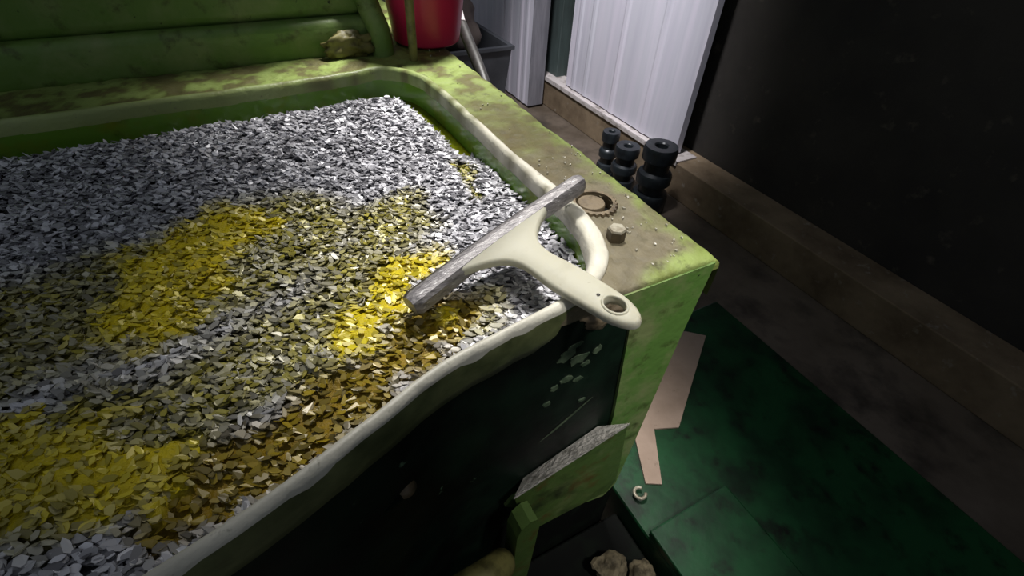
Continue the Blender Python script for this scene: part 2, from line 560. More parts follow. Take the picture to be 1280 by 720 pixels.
# sludge spreads over the near right part of the table; the outer edge keeps its moss green
dirt = smooth(0.95, 0.55, vy + 0.35 * (n1 - 0.5)) * smooth(0.428, 0.385, vx + 0.07 * (n2 - 0.5))
dirt = np.maximum(dirt, smooth(0.52, 0.66, n2) * 0.75)
dirt *= 1 - 0.85 * smooth(0.292, 0.272, vy + 0.02 * (n2 - 0.5) - 0.10 * (vx - 0.33)) * smooth(0.30, 0.34, vx)
mud = brown + (grey - brown) * smooth(0.62, 0.42, vy + 0.15 * (n2 - 0.5))[:, None]
mud = mud * (0.75 + 0.5 * n3)[:, None]
c = c + (mud - c) * np.clip(dirt, 0, 1)[:, None]
color_attr(top, np.concatenate([c, np.ones((len(c), 1))], 1))

# corner post (front face of the table), right side plate
post = prism([(0.290, 0.744), (0.302, 0.715), (0.313, 0.69), (0.333, 0.50), (0.333, 0.440), (0.26, 0.420), (0.178, 0.399), (0.168, 0.385), (0.20, 0.35),
              (0.25, 0.305), (0.30, 0.262), (0.335, 0.235), (0.372, 0.222), (0.394, 0.25), (0.402, 0.40), (0.411, 0.62), (0.4205, 0.744)], 0.2665, 0.31)
bmesh.ops.triangulate(post, faces=[f for f in post.faces if len(f.verts) > 4])
post_o = bm_obj('corner_post', post, M_post, machine)
post_o['label'] = 'worn green corner post with a tapering foot plate'
bm_obj('side_plate', box_bm((0.33, 0.362, 0.24), (0.405, 2.2, 0.732), 0.004), M_green, machine)

# muck clot where handle side of the table meets the dark front
bm = bmesh.new()
bmesh.ops.create_icosphere(bm, subdivisions=4, radius=1)
for v in bm.verts:
    d = 1 + 0.35 * mnoise.noise(v.co * 2.2) + 0.15 * mnoise.noise(v.co * 6)
    v.co = Vector((0.270 + v.co.x * 0.040 * d, 0.282 + v.co.y * 0.018 * d, 0.722 + v.co.z * 0.022 * d))
cl = bm_obj('grease_clot', bm, M_cap, machine, True)
cl['label'] = 'brown crust of grease and dirt'

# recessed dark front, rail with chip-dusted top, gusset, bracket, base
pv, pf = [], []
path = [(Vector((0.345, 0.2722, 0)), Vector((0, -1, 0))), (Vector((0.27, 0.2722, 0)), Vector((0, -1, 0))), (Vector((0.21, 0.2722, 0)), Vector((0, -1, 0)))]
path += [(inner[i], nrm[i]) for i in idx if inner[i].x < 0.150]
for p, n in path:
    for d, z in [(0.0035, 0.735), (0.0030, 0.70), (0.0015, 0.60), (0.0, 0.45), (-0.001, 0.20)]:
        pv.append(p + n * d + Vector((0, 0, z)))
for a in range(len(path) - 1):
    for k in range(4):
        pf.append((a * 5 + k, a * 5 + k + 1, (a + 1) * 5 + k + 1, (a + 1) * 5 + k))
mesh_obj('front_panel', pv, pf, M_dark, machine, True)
# flakes of old light green paint left on the panel near the corner post, each a thin raised patch
fv, ff = [], []
for fx, fz, fw, fh in [(0.232, 0.678, 0.013, 0.011), (0.250, 0.664, 0.012, 0.008), (0.262, 0.650, 0.007, 0.004), (0.238, 0.634, 0.008, 0.005), (0.222, 0.626, 0.005, 0.004), (0.255, 0.625, 0.006, 0.003),
                       (0.268, 0.575, 0.005, 0.003), (0.275, 0.668, 0.006, 0.006), (0.240, 0.690, 0.010, 0.005), (0.215, 0.600, 0.005, 0.003)]:
    b = len(fv)
    for q in range(12):
        a = 2 * math.pi * q / 12
        r = 0.65 + 0.6 * random.random()
        fv.append((fx + fw * r * math.cos(a) + 0.3 * fh * math.sin(a), 0.2682, fz + fh * r * math.sin(a)))
        fv.append((fv[-1][0], 0.2705, fv[-1][2]))
    ff.append(tuple(b + 2 * q for q in range(12)))
    ff += [(b + 2 * q, b + 2 * q + 1, b + 2 * ((q + 1) % 12) + 1, b + 2 * ((q + 1) % 12)) for q in range(12)]
b = len(fv)
for q, (fx, fz) in enumerate([(0.212, 0.520), (0.235, 0.532), (0.262, 0.552), (0.285, 0.572)]):
    fv += [(fx, 0.2682, fz), (fx, 0.2682, fz + (0.006 if 0 < q < 3 else 0.001))]
for q in range(3):
    ff.append((b + 2 * q, b + 2 * q + 1, b + 2 * q + 3, b + 2 * q + 2))
pf_o = mesh_obj('paint_flakes', fv, ff, M_flake, machine)
pf_o['kind'] = 'stuff'
pf_o['label'] = 'light green flakes of old paint on the dark panel'
bm = bmesh.new()
rings = []
for t in (0.0, 0.25, 0.5, 0.75, 1.0):
    fx, fz = 0.166 + 0.176 * t, 0.4575 + 0.0495 * t
    rx, rz = 0.196 + 0.116 * t, 0.4380 + 0.0455 * t
    rings.append([bm.verts.new((fx, 0.2445, fz)), bm.verts.new((rx, 0.2705, rz)), bm.verts.new((rx, 0.2705, rz - 0.012)), bm.verts.new((fx, 0.2445, fz - 0.006))])
for a, b in zip(rings, rings[1:]):
    for k in range(4):
        bm.faces.new((a[k], a[(k + 1) % 4], b[(k + 1) % 4], b[k]))
bm.faces.new(rings[0])
bm.faces.new(rings[-1])
lg = bm_obj('ledge', bm, M_ledge, machine)
lg['label'] = 'sloping ledge dusted with pale metal chips'
gp = prism([(0.168, 0.452), (0.34, 0.500), (0.353, 0.399), (0.360, 0.33), (0.347, 0.301), (0.307, 0.306), (0.213, 0.31), (0.189, 0.351)], 0.2450, 0.2490)
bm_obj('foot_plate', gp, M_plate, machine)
bk = prism([(0.152, 0.101), (0.153, 0.425), (0.158, 0.446), (0.170, 0.456), (0.181, 0.453), (0.186, 0.436), (0.182, 0.30), (0.172, 0.101)], 0.208, 0.235)
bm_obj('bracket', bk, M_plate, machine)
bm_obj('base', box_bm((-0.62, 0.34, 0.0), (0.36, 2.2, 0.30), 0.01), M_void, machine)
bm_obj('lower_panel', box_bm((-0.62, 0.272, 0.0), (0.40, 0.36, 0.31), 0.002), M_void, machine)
bm_obj('front_bar', tube([(-0.62, 0.20, 0.575), (-0.02, 0.235, 0.60), (0.035, 0.245, 0.605)], 0.010), M_dark, machine, True)
bm_obj('bar_knob', lathe([(0, 0), (0.009, 0.001), (0.012, 0.006), (0.010, 0.013), (0, 0.016)], (0.035, 0.245, 0.600)), M_bolt_side, machine, True)
# lower rounded grip near the bottom edge
gr = tube(spline([(0.02, 0.20, 0.36), (0.06, 0.195, 0.395), (0.10, 0.195, 0.40), (0.128, 0.205, 0.375), (0.135, 0.22, 0.33)], 6), 0.020, 16)
bm_obj('grab_handle', gr, M_olive, machine, True)

# plug with notched rim and hex bolt on the table
CX, CY = 0.357, 0.416
bm = bmesh.new()
seg = 96
ring_o, ring_t, ring_i = [], [], []
for k in range(seg):
    a = 2 * math.pi * k / seg
    ro = 0.0305 if (k // 2) % 2 == 0 else 0.0278
    ring_o.append(bm.verts.new((CX + ro * math.cos(a), CY + ro * math.sin(a), TZ - 0.002)))
    ring_t.append(bm.verts.new((CX + (ro - 0.0006) * math.cos(a), CY + (ro - 0.0006) * math.sin(a), TZ + 0.0042)))
    ring_i.append(bm.verts.new((CX + 0.0235 * math.cos(a), CY + 0.0235 * math.sin(a), TZ + 0.0045)))
ring_b = [bm.verts.new((v.co.x, v.co.y, TZ - 0.012)) for v in ring_i]
for a, b in ((ring_o, ring_t), (ring_t, ring_i), (ring_i, ring_b)):
    for k in range(seg):
        bm.faces.new((a[k], a[(k + 1) % seg], b[(k + 1) % seg], b[k]))
nr = bm_obj('notched_ring', bm, M_cap, machine)
bm_obj('plug', lathe([(0, -0.012), (0.0172, -0.012), (0.0178, 0.0015), (0.0165, 0.004), (0.010, 0.0045), (0, 0.0045)], (CX - 0.0035, CY + 0.001, TZ), 40), M_cap, machine, True, angle=40)
bm_obj('plug_seat', lathe([(0, -0.013), (0.027, -0.013), (0.027, -0.011), (0, -0.011)], (CX, CY, TZ), 32), M_void, machine)  # black seat paints in the shade of the gap round the plug


def hexhead(cx, cy, z, af, h, rot):
    bm = bmesh.new()
    lo, up_, ch = [], [], []
    for k in range(6):
        a = rot + k * math.pi / 3
        r = af / math.sqrt(3)
        lo.append(bm.verts.new((cx + r * math.cos(a), cy + r * math.sin(a), z)))
        up_.append(bm.verts.new((cx + r * math.cos(a), cy + r * math.sin(a), z + h * 0.86)))
        ch.append(bm.verts.new((cx + r * 0.88 * math.cos(a), cy + r * 0.88 * math.sin(a), z + h)))
    for a, b in ((lo, up_), (up_, ch)):
        for k in range(6):
            bm.faces.new((a[k], a[(k + 1) % 6], b[(k + 1) % 6], b[k]))
    bm.faces.new(ch)
    bm.faces.new(lo[::-1])
    return bm


BX, BY = 0.337, 0.345
bolt = bm_obj('bolt', hexhead(BX, BY, TZ, 0.019, 0.016, 0.35), M_bolt_side, machine)
bolt['label'] = 'hexagon bolt head with a pale top and shaded brown flanks'
bolt.data.materials.append(M_bolt)
for p in bolt.data.polygons:
    if p.normal.z > 0.3:
        p.material_index = 1

# green casting behind the tub, upper left
hs = bmesh.new()
add_box(hs, (-0.80, 1.085, 0.74), (0.285, 1.9, 0.815), 0.015, 3)
lowc = bm_obj('lower_casting', hs, M_green, machine, True, angle=40)
hs = bmesh.new()
add_box(hs, (-0.80, 1.105, 0.812), (0.275, 1.9, 1.25), 0.02, 3)
bm_obj('upper_casting', hs, M_green, machine, True, angle=40)
rb = tube(spline([(0.290, 1.068, 0.742), (0.288, 1.075, 0.79), (0.276, 1.095, 0.84), (0.262, 1.12, 0.95)], 5), [0.022] * 15 + [0.018], 14)
bm_obj('casting_rib', rb, M_green, machine, True)
bm = bmesh.new()
bmesh.ops.create_icosphere(bm, subdivisions=4, radius=1)
for v in bm.verts:
    d = 1 + 0.5 * mnoise.noise(v.co * 2.0 + Vector((4, 0, 0))) + 0.2 * mnoise.noise(v.co * 6)
    v.co = Vector((0.225 + v.co.x * 0.045 * d, 1.070 + v.co.y * 0.014 * d, 0.770 + v.co.z * 0.024 * d))
gc = bm_obj('grease_clot', bm, M_olive, machine, True)
gc['label'] = 'olive lump of caked grease on the casting'
# coolant pipe in front of the bucket
bm_obj('coolant_pipe', tube([(0.333, 1.008, 0.745), (0.333, 1.008, 0.865)], 0.0085, 16), M_olive, machine, True, angle=50)
bm_obj('pipe_ring', lathe([(0.0085, 0), (0.0115, 0.001), (0.0115, 0.008), (0.0085, 0.009)], (0.333, 1.008, 0.860), 24), M_void, machine, True, angle=50)
ps = bm_obj('pipe_sleeve', tube([(0.333, 1.008, 0.868), (0.333, 1.008, 1.3)], 0.0135, 16), M_green, machine, True, angle=50)

# ------------------------------------------------------------------ chips, oil and sludge in the tub
def seg_dist(x, y, pts):
    d = np.full(x.shape, 9.0)
    for (x0, y0), (x1, y1) in zip(pts, pts[1:]):
        t = np.clip(((x - x0) * (x1 - x0) + (y - y0) * (y1 - y0)) / ((x1 - x0) ** 2 + (y1 - y0) ** 2 + 1e-12), 0, 1)
        d = np.minimum(d, np.hypot(x - x0 - t * (x1 - x0), y - y0 - t * (y1 - y0)))
    return d


def zones(x, y):
    """yellow / olive / brown wetness of the heap at x, y (each 0..1)"""
    w = 0.050 * (vnoise(x, y, 34, 4, 3) - 0.5)
    w2 = 0.07 * (vnoise(x, y, 16, 4, 40) - 0.5)
    yel = smooth(0.038, 0.018, seg_dist(x, y, [(0.136, 0.440), (0.100, 0.428), (0.074, 0.388), (0.030, 0.350)]) + w)
    yel = np.maximum(yel, smooth(0.070, 0.040, seg_dist(x, y, [(-0.06, 0.60), (-0.12, 0.56), (-0.13, 0.48)]) + w * 1.8))
    yel = np.maximum(yel, smooth(0.050, 0.028, seg_dist(x, y, [(-0.27, 0.36), (-0.20, 0.32), (-0.15, 0.285)]) + w * 1.6))
    yel = np.maximum(yel, smooth(0.012, 0.005, seg_dist(x, y, [(0.124, 0.342), (0.130, 0.350)]) + w * 0.3))
    bro = smooth(0.046, 0.018, seg_dist(x, y, [(0.130, 0.350), (0.095, 0.338), (0.05, 0.305), (-0.02, 0.275), (-0.12, 0.25)]) + w)
    bro = bro * (1 - yel)
    oli = smooth(0.075, 0.030, seg_dist(x, y, [(0.135, 0.54), (0.10, 0.49), (0.05, 0.43), (-0.03, 0.38), (-0.15, 0.33), (-0.4, 0.30)]) + w2)
    oli = np.maximum(oli, 0.7 * smooth(0.032, 0.010, seg_dist(x, y, [(0.178, 0.58), (0.14, 0.53)]) + w))
    oli = np.maximum(oli, smooth(0.13, 0.06, seg_dist(x, y, [(0.00, 0.56), (-0.12, 0.52), (-0.35, 0.50)]) + w2))
    oli = np.maximum(oli, smooth(0.016, 0.004, seg_dist(x, y, [(0.278, 0.645), (0.266, 0.59), (0.262, 0.555)]) + w * 0.6))
    oli = np.maximum(oli, 0.8 * smooth(0.045, 0.015, seg_dist(x, y, [(0.150, 0.325), (0.17, 0.335)]) + w))
    oli = np.clip(oli, 0, 1)
    return yel, oli, bro


_segs = np.array([[p.x, p.y] for p in inner])


def wall_dist(x, y):
    return seg_dist(x, y, [tuple(p) for p in _segs[::6]] + [tuple(_segs[-1])])


def heap(x, y):
    d = wall_dist(x, y)
    z = 0.712 + 0.012 * (vnoise(x, y, 7, 3, 11) - 0.5) + 0.007 * (vnoise(x, y, 30, 3, 5) - 0.5)
    # the heap falls away at the far wall and along the far half of the right wall
    far = smooth(0.050, 0.008, d) * smooth(0.60, 0.74, y)
    z = z + 0.007 * smooth(0.65, 0.85, y) - 0.026 * far
    z = z + 0.006 * smooth(0.45, 0.30, y)
    yel, oli, bro = zones(x, y)
    z = z - 0.006 * bro - 0.010 * smooth(0.020, 0.006, seg_dist(x, y, [(0.278, 0.645), (0.266, 0.59), (0.262, 0.555)]))
    return z


SG = 0.0045
sx, sy = np.meshgrid(np.arange(-0.61, 0.318, SG), np.arange(0.13, 0.975, SG))
hz = heap(sx, sy)
ye, ol, br = zones(sx, sy)
hz = hz - 0.0035 + ye * (0.0035 + 0.012 * (vnoise(sx, sy, 110, 3, 8) - 0.45)) + 0.004 * (vnoise(sx, sy, 120, 2) - 0.5)
poly = np.array([(p.x - n.x * 0.002, p.y - n.y * 0.002) for p, n in zip(inner, nrm)])
cx_, cy_ = 0.5 * (sx[:-1, :-1] + sx[1:, 1:]), 0.5 * (sy[:-1, :-1] + sy[1:, 1:])
ok = inside(cx_, cy_)
ii, jj = np.nonzero(ok)
nx_ = sx.shape[1]
vid = ii * nx_ + jj
quads = np.stack([vid, vid + 1, vid + nx_ + 1, vid + nx_], 1)
used = np.unique(quads)
remap = -np.ones(sx.size, int)
remap[used] = np.arange(len(used))
V = np.stack([sx.ravel(), sy.ravel(), hz.ravel()], 1)[used]
ye, ol, br = ye.ravel()[used][:, None], ol.ravel()[used][:, None], br.ravel()[used][:, None]
nn = vnoise(V[:, 0], V[:, 1], 60, 3, 70)[:, None]
Lc = lambda *a: np.array(srgb(*a)[:3])
c = Lc(52, 50, 54) * np.ones((len(V), 3))
c = c + (Lc(108, 102, 26) - c) * ol
c = c + (Lc(150, 122, 16) * (0.7 + 0.6 * nn) - c) * br
c = c + ((Lc(222, 200, 20) * (0.70 + 0.5 * nn)) - c) * ye
sl = mesh_obj('oily_sludge', [tuple(v) for v in V], [tuple(q) for q in remap[quads].tolist()], M_sludge, None, True)
color_attr(sl, np.concatenate([c, np.ones((len(c), 1))], 1))
tag(sl, 'yellow and brown oily sludge lying between the chips in the tub', 'sludge', kind='stuff')

# oil level showing at the far wall and in the hollows
ov = [tuple(Vector((p.x, p.y, 0)) - n * 0.001 + Vector((0, 0, 0.7005))) for p, n in zip(inner, nrm)]
oil = mesh_obj('cutting_oil', ov, [tuple(range(len(ov)))], M_oil)
tag(oil, 'yellow green cutting oil pooled along the far wall of the tub', 'oil', kind='stuff')

# the chips: small flat shavings, a few layers, each its own little curled plate inside one mesh
NCH = 49000
px = rng.uniform(-0.60, 0.312, NCH)
py = rng.uniform(0.14, 0.965, NCH)
keep = inside(px, py)
px, py = px[keep], py[keep]
ye, ol, br = zones(px, py)
keep = rng.random(len(px)) > np.clip(ye * 0.05 + br * 0.55 + ol * 0.05, 0, 0.96)
px, py, ye, ol, br = px[keep], py[keep], ye[keep], ol[keep], br[keep]
n = len(px)
pz = heap(px, py) + rng.uniform(-0.003, 0.0045, n)
keep = pz > 0.699
px, py, pz, ye, ol, br = [a[keep] for a in (px, py, pz, ye, ol, br)]
n = len(px)
ln = rng.uniform(0.0060, 0.0115, n)
wd = rng.uniform(0.0032, 0.0056, n)
th = rng.uniform(0.0005, 0.0010, n)
yaw = np.where(rng.random(n) < 0.72, rng.normal(YAW, 0.35, n), rng.uniform(0, 6.283, n))
tx, ty = rng.normal(0, 0.27, n), rng.normal(0, 0.27, n)
# six outline corners on top (slightly curled) and six below
ang = np.array([0.25, 1.15, 2.0, 3.3, 4.2, 5.3])
cu = np.cos(ang)[None, :] * (1 + rng.uniform(-0.25, 0.25, (n, 6)))
cv = np.sin(ang)[None, :] * (1 + rng.uniform(-0.25, 0.25, (n, 6)))
lu, lv = cu * ln[:, None] * 0.62, cv * wd[:, None] * 0.62
curl = (cu ** 2) * ln[:, None] * rng.uniform(-0.15, 0.25, n)[:, None]
cyw, syw = np.cos(yaw)[:, None], np.sin(yaw)[:, None]
vx_, vy_ = lu * cyw - lv * syw, lu * syw + lv * cyw
vz_ = vx_ * tx[:, None] + vy_ * ty[:, None] + curl
top_v = np.stack([vx_ + px[:, None], vy_ + py[:, None], vz_ + pz[:, None]], 2)
bot_v = top_v.copy()
bot_v[:, :, 2] -= th[:, None]
allv = np.concatenate([top_v, bot_v], 1).reshape(-1, 3).astype(np.float32)
base_i = (np.arange(n) * 12)[:, None]
hexf = (base_i + np.arange(6)[None, :])
side = np.concatenate([np.stack([base_i[:, 0] + k, base_i[:, 0] + 6 + k, base_i[:, 0] + 6 + (k + 1) % 6, base_i[:, 0] + (k + 1) % 6], 1) for k in range(6)], 0)
loops = np.concatenate([hexf.ravel(), side.ravel()]).astype(np.int32)
starts = np.concatenate([np.arange(n) * 6, n * 6 + np.arange(len(side)) * 4]).astype(np.int32)
me = bpy.data.meshes.new('metal_chips')
me.vertices.add(len(allv))
me.vertices.foreach_set('co', allv.ravel())
me.loops.add(len(loops))
me.loops.foreach_set('vertex_index', loops)
me.polygons.add(len(starts))
me.polygons.foreach_set('loop_start', starts)
me.update(calc_edges=True)
me.validate()
me.polygons.foreach_set('use_smooth', [False] * len(me.polygons))
me.materials.append(M_chip)
chips = bpy.data.objects.new('metal_chips', me)
COL.objects.link(chips)
tag(chips, 'heap of small silver metal chips filling the green tub', 'metal chips', kind='stuff')
g = rng.beta(0.9, 0.95, n)
c = (np.array([0.12, 0.115, 0.13])[None, :] + (np.array([0.86, 0.85, 0.90]) - np.array([0.12, 0.115, 0.13]))[None, :] * g[:, None])
wet = np.clip(ol * rng.uniform(0.45, 1.15, n), 0, 1)[:, None]
c = c * (1 - wet) + wet * (Lc(172, 162, 66)[None, :] * (0.35 + 0.9 * g)[:, None])
wet = np.clip(ye * rng.uniform(0.6, 1.2, n), 0, 1)[:, None]
c = c * (1 - wet) + wet * (Lc(236, 216, 30)[None, :] * (0.5 + 0.6 * g)[:, None])
wet = np.clip(br * rng.uniform(0.9, 1.4, n), 0, 1)[:, None]
c = c * (1 - wet) + wet * (Lc(156, 134, 28)[None, :] * (0.4 + 0.8 * g)[:, None])
c = np.repeat(np.concatenate([c, np.ones((n, 1))], 1), 12, axis=0)
color_attr(chips, c)

# loose chips lying about on the table top and rim
lv_, lf_ = [], []
for k in range(64):
    if k < 50:
        x, y = random.uniform(0.335, 0.415), random.uniform(0.285, 0.55)
    else:
        x, y = random.uniform(0.345, 0.42), random.uniform(0.5, 1.1)
    if (x - CX) ** 2 + (y - CY) ** 2 < 0.032 ** 2:
        continue
    r = random.uniform(0.0007, 0.0015) * (1.7 if random.random() < 0.06 else 1)
    a = random.uniform(0, 6.28)
    b = len(lv_)
    for z in (TZ - 0.002, TZ + 0.0020):
        for q in range(4):
            lv_.append((x + r * (1.5 if q % 2 else 0.8) * math.cos(a + q * 1.571), y + r * (1.5 if q % 2 else 0.8) * math.sin(a + q * 1.571), z + 0.0006 * random.random()))
    lf_ += [(b + 4, b + 5, b + 6, b + 7)] + [(b + q, b + (q + 1) % 4, b + 4 + (q + 1) % 4, b + 4 + q) for q in range(4)]
M_loose = material('loose_bright_chips', srgb(190, 186, 172), rough=0.4, metal=0.3)
lo = mesh_obj('scattered_chips', lv_, lf_, M_loose)
tag(lo, 'stray pale chips scattered over the muddy table top beside the tub', 'metal chips', kind='stuff')

# ------------------------------------------------------------------ the T-shaped scraper lying across the tub
HL, HR, HE = Vector((0.090, 0.354, 0.742)), Vector((0.328, 0.419, 0.790)), Vector((0.255, 0.216, 0.772))
ax = (HR - HL).normalized()
mid = HL + ax * ((HE - HL).dot(ax))
hv = (HE - mid)
HLEN = hv.length
hv.normalize()
nz = ax.cross(hv)
if nz.z < 0:
    nz = -nz
CEN = (HL + HR) / 2
off = (mid - CEN).dot(ax)
scr = empty('scraper', (CEN.x, CEN.y, CEN.z - 0.012), 'T shaped hand scraper with cream plastic handle and grey bar lying across the tub', 'scraper')


def tl(u, v, w):
    return CEN + ax * u + hv * v + nz * w


HALF = (HR - HL).length / 2
# grey bar: D-shaped section (flat scuffed top, bevelled outer side with shade in its colour), slightly bowed, swept along u
bm = bmesh.new()
rings = []
NB = 40
sec = [(-0.0125, -0.012), (-0.0150, -0.006), (-0.0145, 0.0000), (-0.0045, 0.0092), (-0.002, 0.0105), (0.004, 0.0110), (0.0105, 0.0090), (0.0135, 0.0045), (0.0135, -0.007), (0.0095, -0.012)]
for i in range(NB + 1):
    t = -1 + 2 * i / NB
    e = 1.0
    tail = max(0, (abs(t) - 0.965) / 0.035)
    e = 1 - 0.22 * tail ** 2
    wscale = (1.08 - 0.16 * (t + 1) / 2) * e
    bow = 0.003 * (t * t)
    rings.append([bm.verts.new(tl(t * HALF, v * wscale + bow, w * e)) for v, w in sec])
for a, b in zip(rings, rings[1:]):
    for k in range(len(sec)):
        bm.faces.new((a[k], a[(k + 1) % len(sec)], b[(k + 1) % len(sec)], b[k]))
bm.faces.new(rings[0][::-1])
bm.faces.new(rings[-1])
bar = bm_obj('grey_bar', bm, M_bar, scr, True, angle=35)
bar['label'] = 'scuffed grey bar with a shaded outer edge'
bar.data.materials.append(M_bar_side)
for p in bar.data.polygons:
    cl_ = p.center + Vector(scr.location) - CEN
    if cl_.dot(hv) < -0.0060 and cl_.dot(nz) < 0.0090:
        p.material_index = 1

# cream handle: wings along the bar, concave shoulders, neck, grip with a hanging eye.
# outline half-widths along v, left and right of the axis u = off*(v)
NR = [  # v, left u, right u (relative to the bar centre)
    (0.004, -0.083, 0.074), (0.009, -0.080, 0.072), (0.015, -0.060, 0.060), (0.021, -0.044, 0.046), (0.028, -0.031, 0.034), (0.036, -0.0225, 0.025),
    (0.046, -0.0175, 0.0195), (0.058, -0.0155, 0.0165), (0.074, -0.0165, 0.0165), (0.092, -0.0180, 0.0180), (0.112, -0.0180, 0.0180),
    (0.130, -0.0172, 0.0172), (0.146, -0.0165, 0.0165)]
bm = bmesh.new()


def axis_u(v):
    return off * min(1, max(0, v / HLEN)) - 0.004 * (1 - v / HLEN)


outline_l, outline_r = [], []
for v, a, b in NR:
    outline_l.append((axis_u(v) + a, v))
    outline_r.append((axis_u(v) + b, v))
tip = []
vt, wr = 0.146, 0.0165
for k in range(1, 12):
    a = math.pi * k / 12
    tip.append((axis_u(vt) + wr * math.cos(a), vt + (HLEN + 0.008 - vt) * math.sin(a)))
outline = [tuple(p) for p in outline_l[::-1]]
outl = outline_r + tip + outline
# smooth the outline
pts2 = spline([(u, v, 0) for u, v in outline_r], 4)[:-1] + [Vector((u, v, 0)) for u, v in [outline_r[-1]] + tip] + spline([(u, v, 0) for u, v in outline_l[::-1]], 4)
hole_c = (axis_u(0.152) + 0.0, 0.1565)
hole = []
for k in range(28):
    a = -2 * math.pi * k / 28
    hole.append((hole_c[0] + 0.0078 * math.cos(a), hole_c[1] + 0.0112 * math.sin(a)))


def fill(bm, loops, w):
    vs_all = []
    edges = []
    for L in loops:
        vs = [bm.verts.new((u, v, w)) for u, v in L]
        vs_all.append(vs)
        for i in range(len(vs)):
            edges.append(bm.edges.new((vs[i], vs[(i + 1) % len(vs)])))
    bmesh.ops.triangle_fill(bm, use_beauty=True, use_dissolve=False, edges=edges)
    return vs_all


def inset(L, d):
    """move a closed outline inwards by d"""
    out = []
    m_ = len(L)
    for i in range(m_):
        a, b = Vector(L[i - 1]), Vector(L[(i + 1) % m_])
        t = (b - a)
        if t.length < 1e-9:
            out.append(L[i])
            continue
        t.normalize()
        nn_ = Vector((-t.y, t.x))
        out.append((L[i][0] + nn_.x * d, L[i][1] + nn_.y * d))
    return out


base_loop = [(p.x, p.y) for p in pts2]
bm = bmesh.new()
layers = []
for w, d in [(-0.0045, 0.0022), (-0.0030, 0.0003), (0.0010, 0.0), (0.0045, 0.0010), (0.0062, 0.0035)]:
    L = [inset(base_loop, d), inset(hole, d * 0.6)]
    layers.append((w, L))
vloops = []
for k, (w, L) in enumerate(layers):
    if k in (0, len(layers) - 1):
        vloops.append(fill(bm, L, w))
    else:
        vloops.append([[bm.verts.new((u, v, w)) for u, v in q] for q in L])
for a, b in zip(vloops, vloops[1:]):
    for la, lb in zip(a, b):
        for i in range(len(la)):
            j = (i + 1) % len(la)
            bm.faces.new((la[i], la[j], lb[j], lb[i]))
for v in bm.verts:
    u_, v_, w_ = v.co
    lift = 0.0062 * max(0, 1 - v_ / 0.03) ** 2 if v_ < 0.03 else 0     # wings ride up over the bar
    v.co = tl(u_, v_, w_ + lift)
hd = bm_obj('handle', bm, M_handle, scr, True, angle=40)
hd['label'] = 'cream plastic handle with an oval hanging hole'
# raised lip round the hanging hole and the small moulding dot
bm = bmesh.new()
rings = []
for d, w in [(0.0002, 0.0055), (0.0006, 0.0074), (0.0016, 0.0078), (0.0026, 0.0072), (0.003, 0.0058)]:
    rings.append([bm.verts.new(tl(hole_c[0] + (0.0078 + d) * math.cos(2 * math.pi * k / 28), hole_c[1] + (0.0112 + d) * math.sin(2 * math.pi * k / 28), w)) for k in range(28)])
for a, b in zip(rings, rings[1:]):
    for k in range(28):
        bm.faces.new((a[k], a[(k + 1) % 28], b[(k + 1) % 28], b[k]))
bm_obj('hole_lip', bm, M_handle, scr, True)
bm = bmesh.new()
cdot = tl(axis_u(0.136), 0.1375, 0.0064)
bmesh.ops.create_uvsphere(bm, u_segments=10, v_segments=6, radius=0.0019)
bmesh.ops.scale(bm, vec=(1, 1, 0.4), verts=bm.verts)
bmesh.ops.translate(bm, vec=cdot, verts=bm.verts)
bm_obj('moulding_dot', bm, M_bar_side, scr, True)

# ------------------------------------------------------------------ red bucket
bk = empty('red_bucket', (0.404, 1.120, TZ + 0.002), 'red plastic bucket standing on the green table behind the tub', 'bucket')
bm_obj('body', lathe([(0, 0.0), (0.066, 0.0), (0.071, 0.004), (0.0735, 0.02), (0.105, 0.26), (0.1035, 0.26), (0.0715, 0.022), (0.067, 0.006), (0, 0.006)], bk.location, 48), M_red, bk, True, angle=40)
bm_obj('rim', lathe([(0.1035, 0.252), (0.110, 0.252), (0.112, 0.258), (0.110, 0.264), (0.1035, 0.264)], bk.location, 48), M_red, bk, True, angle=50)

# ------------------------------------------------------------------ three stepped black rollers by the wall
def roller(loc, h, r, label):
    t = empty('stepped_roller', loc, label, 'roller', 'black stepped rollers by the white wall')
    a = bm_obj('bottom_flange', lathe([(0, 0), (r * 0.92, 0), (r, h * 0.03), (r, h * 0.24), (r * 0.94, h * 0.28), (r * 0.74, h * 0.30), (0, h * 0.30)], loc, 36), M_black, t, True, angle=35)
    b = bm_obj('barrel', lathe([(0, h * 0.28), (r * 0.72, h * 0.29), (r * 0.72, h * 0.42), (r * 0.95, h * 0.45), (r * 0.97, h * 0.56), (r * 0.9, h * 0.60), (r * 0.70, h * 0.63), (r * 0.68, h * 0.78), (0, h * 0.78)], loc, 36), M_black, t, True, angle=35)
    c_ = bm_obj('top_flange', lathe([(r * 0.30, h * 0.77), (r * 0.70, h * 0.775), (r * 0.90, h * 0.80), (r * 0.93, h * 0.94), (r * 0.86, h), (r * 0.40, h), (r * 0.33, h * 0.985), (r * 0.30, h * 0.90)], loc, 36), M_black, t, True, angle=35)
    bm_obj('bore', lathe([(0, h * 0.90), (r * 0.31, h * 0.90), (r * 0.31, h * 0.89), (0, h * 0.89)], loc, 24), M_bore, t)
    return t


roller((1.340, 1.240, 0.0), 0.270, 0.070, 'largest black stepped roller, nearest and rightmost of the three by the wall')
roller((1.325, 1.400, 0.0), 0.200, 0.055, 'middle black stepped roller of the three, between the tall thin one and the largest')
roller((1.344, 1.535, 0.0), 0.200, 0.041, 'smallest, thinnest black stepped roller, farthest from the camera under the pale strip')

